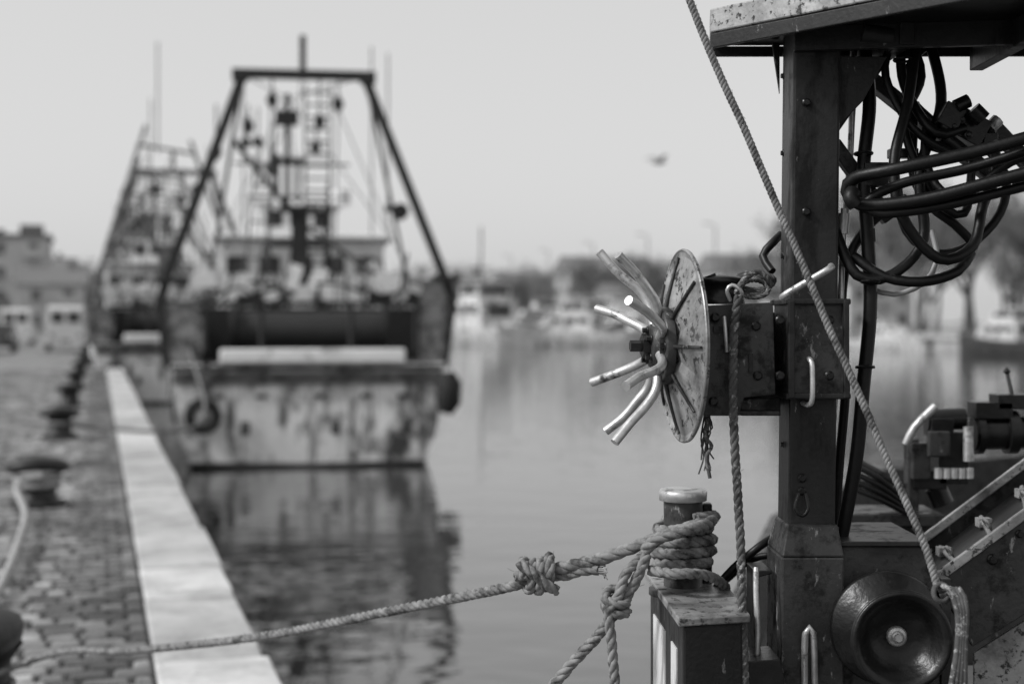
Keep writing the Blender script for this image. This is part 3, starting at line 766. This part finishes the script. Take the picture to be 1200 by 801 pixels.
hs=empty('hydraulic_hoses')
def hose(pts,r,mt='rubber',nm='hose'):
    m=MB(); m.tube([P(*p) for p in pts],r*1.14,10,step=.02); m.done(nm,M[mt],hs)
hose([(1012,50,3.05),(1019,120,3.03),(1012,200,3.0),(1017,280,2.98),(1020,360,2.97),(1012,450,2.97),(1003,540,2.98),(984,640,3.0)],.0125)
hose([(1062,232,3.05),(1020,262,3.02),(992,310,3.0),(986,380,3.0),(991,450,3.02),(984,540,3.04),(978,620,3.05)],.009)
hose([(1075,40,3.0),(1064,120,2.95),(1048,190,2.92),(1058,255,2.9),(1100,303,2.9),(1140,288,2.92),(1152,240,2.95),(1168,200,2.98),(1160,150,3.0)],.010)
hose([(1088,40,3.05),(1103,120,3.0),(1078,200,2.97),(1082,280,2.95),(1045,322,2.94),(1004,322,2.95),(978,268,2.98),(976,250,3.0)],.010)
hose([(1250,148,2.7),(1150,176,2.75),(1050,198,2.8),(1003,208,2.85),(992,224,2.87),(1010,240,2.85),(1080,234,2.8),(1160,214,2.75),(1250,190,2.7)],.0115)
hose([(1250,162,2.72),(1140,196,2.8),(1060,214,2.84),(1016,236,2.86),(1030,250,2.84),(1110,240,2.8),(1250,206,2.72)],.009)
hose([(1045,45,3.0),(1038,90,2.98),(1070,150,2.95),(1120,180,2.95),(1165,170,2.98)],.0075)
hose([(1055,45,3.02),(1060,100,3.0),(1095,155,2.95),(1130,150,2.97)],.009)
hose([(1065,42,3.04),(1080,90,3.02),(1060,150,3.0),(1095,230,2.97),(1130,250,2.97),(1140,190,2.99)],.008)
hose([(1138,296,2.95),(1122,318,2.93),(1080,330,2.92),(1036,324,2.94),(1000,300,2.97)],.0095)
hose([(1140,284,3.0),(1118,262,3.0),(1090,240,3.0),(1070,200,3.0),(1072,120,3.02)],.009)
hose([(1150,165,3.02),(1178,205,3.03),(1172,250,3.03),(1135,288,3.02),(1095,296,3.0),(1062,270,3.0),(1052,220,3.02)],.0085)
hose([(1098,44,3.06),(1070,70,3.04),(1062,108,3.02),(1090,140,3.0),(1118,160,2.99)],.0085)
hose([(1245,172,2.85),(1185,190,2.88),(1140,222,2.9),(1105,225,2.93),(1085,190,2.96),(1085,150,2.98)],.008)
hose([(1020,338,3.0),(1048,345,2.98),(1082,332,2.97),(1098,305,2.98),(1092,270,3.0)],.005,'hose2')
hose([(1010,52,3.1),(1000,120,3.08),(996,190,3.08),(990,260,3.05)],.006,'hose2')
hose([(1160,160,3.0),(1176,200,3.0),(1200,215,2.95),(1250,210,2.9)],.007)
hose([(905,318,3.05),(894,300,3.08),(905,285,3.08),(915,275,3.1)],.008)
hose([(905,630,3.1),(890,640,3.08),(860,665,3.1),(838,690,3.12)],.008)
hose([(905,650,3.1),(880,655,3.12),(850,680,3.2)],.007)
hose([(1000,225,2.83),(997,232,2.82),(1003,240,2.82)],.014)
m=MB()
m.tube([P(989,244,2.99),P(984,400,2.99),P(976,500,2.99),(P(972,615,2.99))],.0065,10)
m.tube([P(999,60,3.08),P(996,180,3.06)],.005,8)
for(u,v)in((989,250),(988,262)): m.cyl(P(u,v,2.99),P(u-.5,v+12,2.99),.012,8)
m.cyl(P(1160,150,3.0),P(1170,140,3.0),.014,8)
m.done('steel_pipes',M['galv'],hs)
m=MB()
m.box(P(1132,150,3.0),(.075,.06,.06),Matrix.Rotation(.5,3,'Y')); m.box(P(1112,138,2.98),(.045,.05,.05),Matrix.Rotation(.5,3,'Y')); m.cyl(P(1140,128,2.95),P(1152,140,2.95),.018,12); m.cyl(P(1105,160,2.97),P(1130,180,2.97),.016,12)
m.cyl(P(1120,125,2.96),P(1135,118,2.96),.015,10); m.box(P(1158,165,3.0),(.03,.04,.03)); m.cyl(P(1085,168,2.97),P(1112,176,2.97),.012,10)
for(u,v)in((1118,148),(1135,158),(1128,140)): bolt(m,P(u,v,2.96),(0,-1,0),.006,.008)
m.box(P(1025,205,3.0),(.05,.04,.05)); m.box(P(1058,180,3.02),(.06,.03,.02)); m.cyl(P(1017,268,2.985),P(1018,284,2.985),.017,8)
m.done('valve_block',M['black'],hs,bevel=.003)
m=MB()
for(u,v,d_)in((1058,70,2.98),(1060,215,2.9),(1020,330,2.93),(1012,180,2.98),(1014,430,2.96)): m.torus(P(u,v,d_),(0,.1,1),.018,.003,16,6)
m.done('hose_clips',M['black'],hs)

m=MB()
m.prism([P(978,640,2.93),P(1086,640,2.93),P(1096,672,2.93),P(1104,830,2.93),P(978,830,2.93)],(0,.25,0)); m.done('roller_housing',M['arm'],boat,bevel=.004)
m=MB(); m.prism([P(976,634,2.92),P(1088,634,2.92),P(1088,640,2.92),P(976,640,2.92)],(0,.28,0)); m.box(P(1105,760,2.95),(.02,.05,.3))
m.done('housing_cap',M['mast'],boat,bevel=.002)
gr=empty('guide_roller'); ax=Vector((-.03,-1,.0)).normalized(); gc=P(1040,735,2.88)
m=MB(); m.lathe(gc,ax,[(-.02,.06),(-.02,.106),(-.008,.114),(.0,.116),(.008,.112),(.02,.075),(.045,.06),(.075,.066),(.1,.082),(.112,.094),(.12,.098),(.127,.095),(.126,.088),(.115,.078),(.095,.066),(.08,.05),(.074,.03),(.074,.0)],64)
m.torus(gc+ax*.118,ax,.095,.0045,56,8)
m.done('roller',M['black'],gr)
m=MB(); m.lathe(gc,ax,[(.074,.02),(.082,.02),(.085,.016),(.085,.0)],24); bolt(m,gc+ax*.085,ax,.008,.012); m.done('roller_shaft_end',M['galv'],gr)
ra=empty('net_chute')
m=MB()
m.prism([P(1098,684,3.0),P(1330,515,3.0),P(1330,640,3.0),P(1140,758,3.0)],(0,.012,0)); m.prism([P(1062,652,3.42),P(1330,452,3.42),P(1330,500,3.42),P(1078,690,3.42)],(0,.012,0)); m.done('side_plates',M['arm'],ra,bevel=.003)
m=MB()
fl=[P(1098,690,3.01),P(1330,521,3.01)]; fr2=[P(1066,668,3.41),P(1330,474,3.41)]
m.prism([fl[0],fl[1],fr2[1],fr2[0]],(0,0,-.012)); m.done('chute_floor',M['black'],ra)
m=MB()
m.beam(P(1093,680,2.995),P(1330,508,2.995),.012,.02); m.beam(P(1060,648,3.41),P(1330,446,3.41),.012,.02); m.done('chute_edges',M['disc'],ra,bevel=.002)
m=MB()
for t in(.12,.3,.48,.66):
    a=fl[0].lerp(fl[1],t)+Vector((0,.03,.012)); b2=fr2[0].lerp(fr2[1],t)+Vector((0,-.03,.012)); m.cyl(a,b2,.006,8)
    m.torus(a.lerp(b2,.4)+Vector((0,0,.012)),(1,0,.6),.012,.004,14,6); m.box(a.lerp(b2,.75),(.03,.03,.02))
m.done('chute_cleats',M['galv'],ra)
m=MB(); m.prism([P(1142,765,3.05),P(1330,645,3.05),P(1330,900,3.05),P(1142,900,3.05)],(0,.01,0)); m.done('chute_apron',M['disc'],ra)
m=MB(); bolt(m,P(1163,655,2.999),(0,-1,0),.008,.01); bolt(m,P(1120,700,2.999),(0,-1,0),.006,.01); bolt(m,P(1195,625,2.999),(0,-1,0),.006,.01)
m.done('chute_bolts',M['black'],ra)

dm=empty('deck_machinery'); d=3.9
m=MB()
m.cyl(P(1140,508,d),P(1250,505,d),.045,20); m.cyl(P(1142,508,d),P(1150,508,d),.056,20); m.cyl(P(1178,506,d),P(1190,506,d),.06,20); m.box(P(1160,480,d),(.1,.08,.045)); m.box(P(1190,470,d),(.12,.08,.04))
m.box(P(1112,535,d),(.08,.09,.14)); m.box(P(1100,500,d),(.06,.08,.05)); m.cyl(P(1085,492,d),P(1130,490,d),.03,14); m.cyl(P(1096,570,d),P(1105,590,d),.03,14)
m.tube([P(1180,435,d),P(1186,462,d)],.006,8); m.lathe(P(1180,435,d),(0,0,1),[(-.012,.0),(0,.012),(.012,0)],10)
m.box(P(1085,560,d),(.09,.09,.05)); m.done('hydraulic_pump',M['black'],dm,bevel=.006)
m=MB(); m.tube([P(1062,520,d-.05),P(1072,500,d-.06),P(1096,476,d-.06)],.011,10,step=.02); m.cyl(P(1135,540,d-.06),P(1135,500,d-.06),.014,12)
for k in range(5): m.cyl(P(1100+k*9,560,d-.05),P(1100+k*9,548,d-.05),.012,8)
m.done('control_levers',M['galv'],dm,bevel=.003)
m=MB(); m.box(P(1035,604,d),(.28,.2,.035)); m.box(P(1052,632,d+.1),(.4,.2,.1)); m.box(P(1068,560,d),(.03,.05,.22)); m.cyl(P(1000,560,d),P(1060,585,d),.022,12); m.cyl(P(1005,540,d),P(1060,570,d),.01,10); m.box(P(1060,700,d),(.7,.3,.3))
m.box(P(1100,520,d-.06),(.06,.02,.07)); m.box(P(1078,540,d-.03),(.05,.04,.1))
m.box(P(1010,640,d+.3),(.5,.1,.15)); m.done('machinery_frame',M['arm'],dm,bevel=.005)
m=MB()
for k in range(4): m.tube([P(1000,545+k*9,d-.1),P(1030,560+k*8,d-.12),P(1065,590+k*4,d-.1)],.008,8,step=.03)
m.done('machinery_hoses',M['rubber'],dm)

mr=empty('mooring_rope')
bo=Q(-1.28,5.95,0)
m=MB()
r=.0125
for z in(.19,.22):
    m.rope([bo+Vector((math.cos(a)*.195,math.sin(a)*.195,z)) for a in [k*math.pi/6 for k in range(13)]],r,smoothstep=.04)
m.rope([bo+Vector((-.02,-.2,.22)),P(60,766,5.15),P(150,762,4.68),P(300,746,4.03),P(450,717,3.54),P(540,699,3.3),P(605,685,3.13),P(628,676,3.1)],r,smoothstep=.05)
m.done('main_line',M['rope'],mr)
m=MB()
kc=P(630,673,3.1)
axk=Vector((1,-.1,.18)).normalized(); k1=axk.cross(Vector((0,0,1))).normalized(); k2=k1.cross(axk)
pts=[]
for i in range(40):
    a=i/39*3.6*2*math.pi; rad=.03+.004*math.sin(a*.7); pts.append(kc+axk*(-.034+.068*i/39+.008*math.sin(a+1))+(k1*math.cos(a)+k2*math.sin(a))*rad)
m.rope(pts,.0128,smoothstep=.01)
m.rope([kc+Vector((-.04,-.03,.03)),kc+Vector((-.012,-.048,.012)),kc+Vector((.02,-.046,-.014)),kc+Vector((.045,-.03,-.032))],.0125,smoothstep=.01)
m.rope([kc+Vector((-.05,0,-.005)),kc,kc+Vector((.06,-.01,.0)),P(680,668,3.07),P(703,667,3.06)],.0125,smoothstep=.02)
m.done('stopper_knot',M['rope'],mr)
m=MB()
for k in range(22):
    a=random.uniform(0,6.28); o=Vector((0,math.cos(a),math.sin(a)))*.008
    m.tube([P(701,667,3.06)+o,P(707,667,3.06)+o*1.3,P(706+random.uniform(0,6),668+random.uniform(-3,5),3.06)+o*1.8],.0014,4)
m.done('frayed_end',M['ropel'],mr)
m=MB(); r2=.0148
m.rope([kc+Vector((.02,.0,.01)),P(664,664,3.08),P(705,654,3.06),P(745,640,3.04),P(780,627,3.03),P(815,616,3.04),P(833,614,3.08)],r2,smoothstep=.02)
pts=[]
for i in range(60):
    a=-1.2+i/59*4.6*2*math.pi; pts.append(Vector((pc.x+math.cos(a)*(.06+.006*math.sin(a*1.7)),pc.y+math.sin(a)*.06,pz(608,3.1)-.112*i/59+.008*math.cos(a+.5))))
m.rope(pts,r2*.9,smoothstep=.02)
m.rope([P(838,604,3.15),P(828,614,3.04),P(800,622,2.99),P(768,632,3.0),P(754,648,3.03)],r2*.9,smoothstep=.02)
m.rope([P(762,668,3.02),P(790,672,2.97),P(820,672,2.99),P(842,680,3.05),P(852,690,3.1)],r2*.8,smoothstep=.02)
m.done('post_turns',M['rope'],mr)
m=MB()
m.rope([P(758,650,3.02),P(745,680,3.0),P(728,708,3.0),P(700,745,3.02),P(672,775,3.05),P(640,812,3.08),P(590,870,3.2)],.0125,smoothstep=.02)
kc2=P(722,706,2.99); pts=[]
for i in range(26):
    a=i/25*2.4*2*math.pi; pts.append(kc2+Vector((math.cos(a)*.024,math.sin(a)*.02,.024-.05*i/25+.008*math.sin(a))))
m.rope(pts,.0105,smoothstep=.008)
m.rope([P(752,652,3.03),P(733,672,3.0),P(724,700,2.98),P(713,715,2.97),P(716,745,2.97),P(719,780,2.97),P(724,840,2.97)],.0115,smoothstep=.02)
m.done('tail_ropes',M['rope'],mr)

# ---------------------------------------------------------------- sky, sun, camera
w=bpy.data.worlds.new('World'); scene.world=w; w.use_nodes=True
nt=w.node_tree;N=nt.nodes;L=nt.links; bg=N['Background']
sky=N.new('ShaderNodeTexSky'); sky.sky_type='NISHITA'; sky.sun_disc=False
az=math.radians(108)
sky.sun_elevation=math.radians(40); sky.sun_rotation=-az; sky.dust_density=3; sky.air_density=1.2
bw=N.new('ShaderNodeRGBToBW'); L.new(sky.outputs[0],bw.inputs[0])
mx=N.new('ShaderNodeMixRGB'); mx.inputs[0].default_value=.66; L.new(bw.outputs[0],mx.inputs[1]); mx.inputs[2].default_value=(5.4,5.4,5.4,1)
L.new(mx.outputs[0],bg.inputs['Color']); bg.inputs['Strength'].default_value=.148
sd=bpy.data.lights.new('sun','SUN'); sd.energy=3.2; sd.angle=math.radians(10); so=bpy.data.objects.new('sun',sd); scene.collection.objects.link(so)
el=math.radians(40); dirv=Vector((-math.sin(az)*math.cos(el),math.cos(az)*math.cos(el),math.sin(el)))
so.rotation_euler=dirv.to_track_quat('Z','Y').to_euler(); so.location=(-5,5,20)
cd=bpy.data.cameras.new('camera'); cam=bpy.data.objects.new('camera',cd); scene.collection.objects.link(cam)
cam.location=(0,0,W); cam.rotation_euler=(math.radians(90),0,0)
cd.lens=50; cd.sensor_width=36; cd.shift_y=-25.5/1200; cd.clip_end=6000; cd.clip_start=.05
cd.dof.use_dof=True; cd.dof.focus_distance=2.95; cd.dof.aperture_fstop=2.2
scene.camera=cam
scene.view_settings.view_transform='Standard'; scene.view_settings.look='None'; scene.view_settings.exposure=0
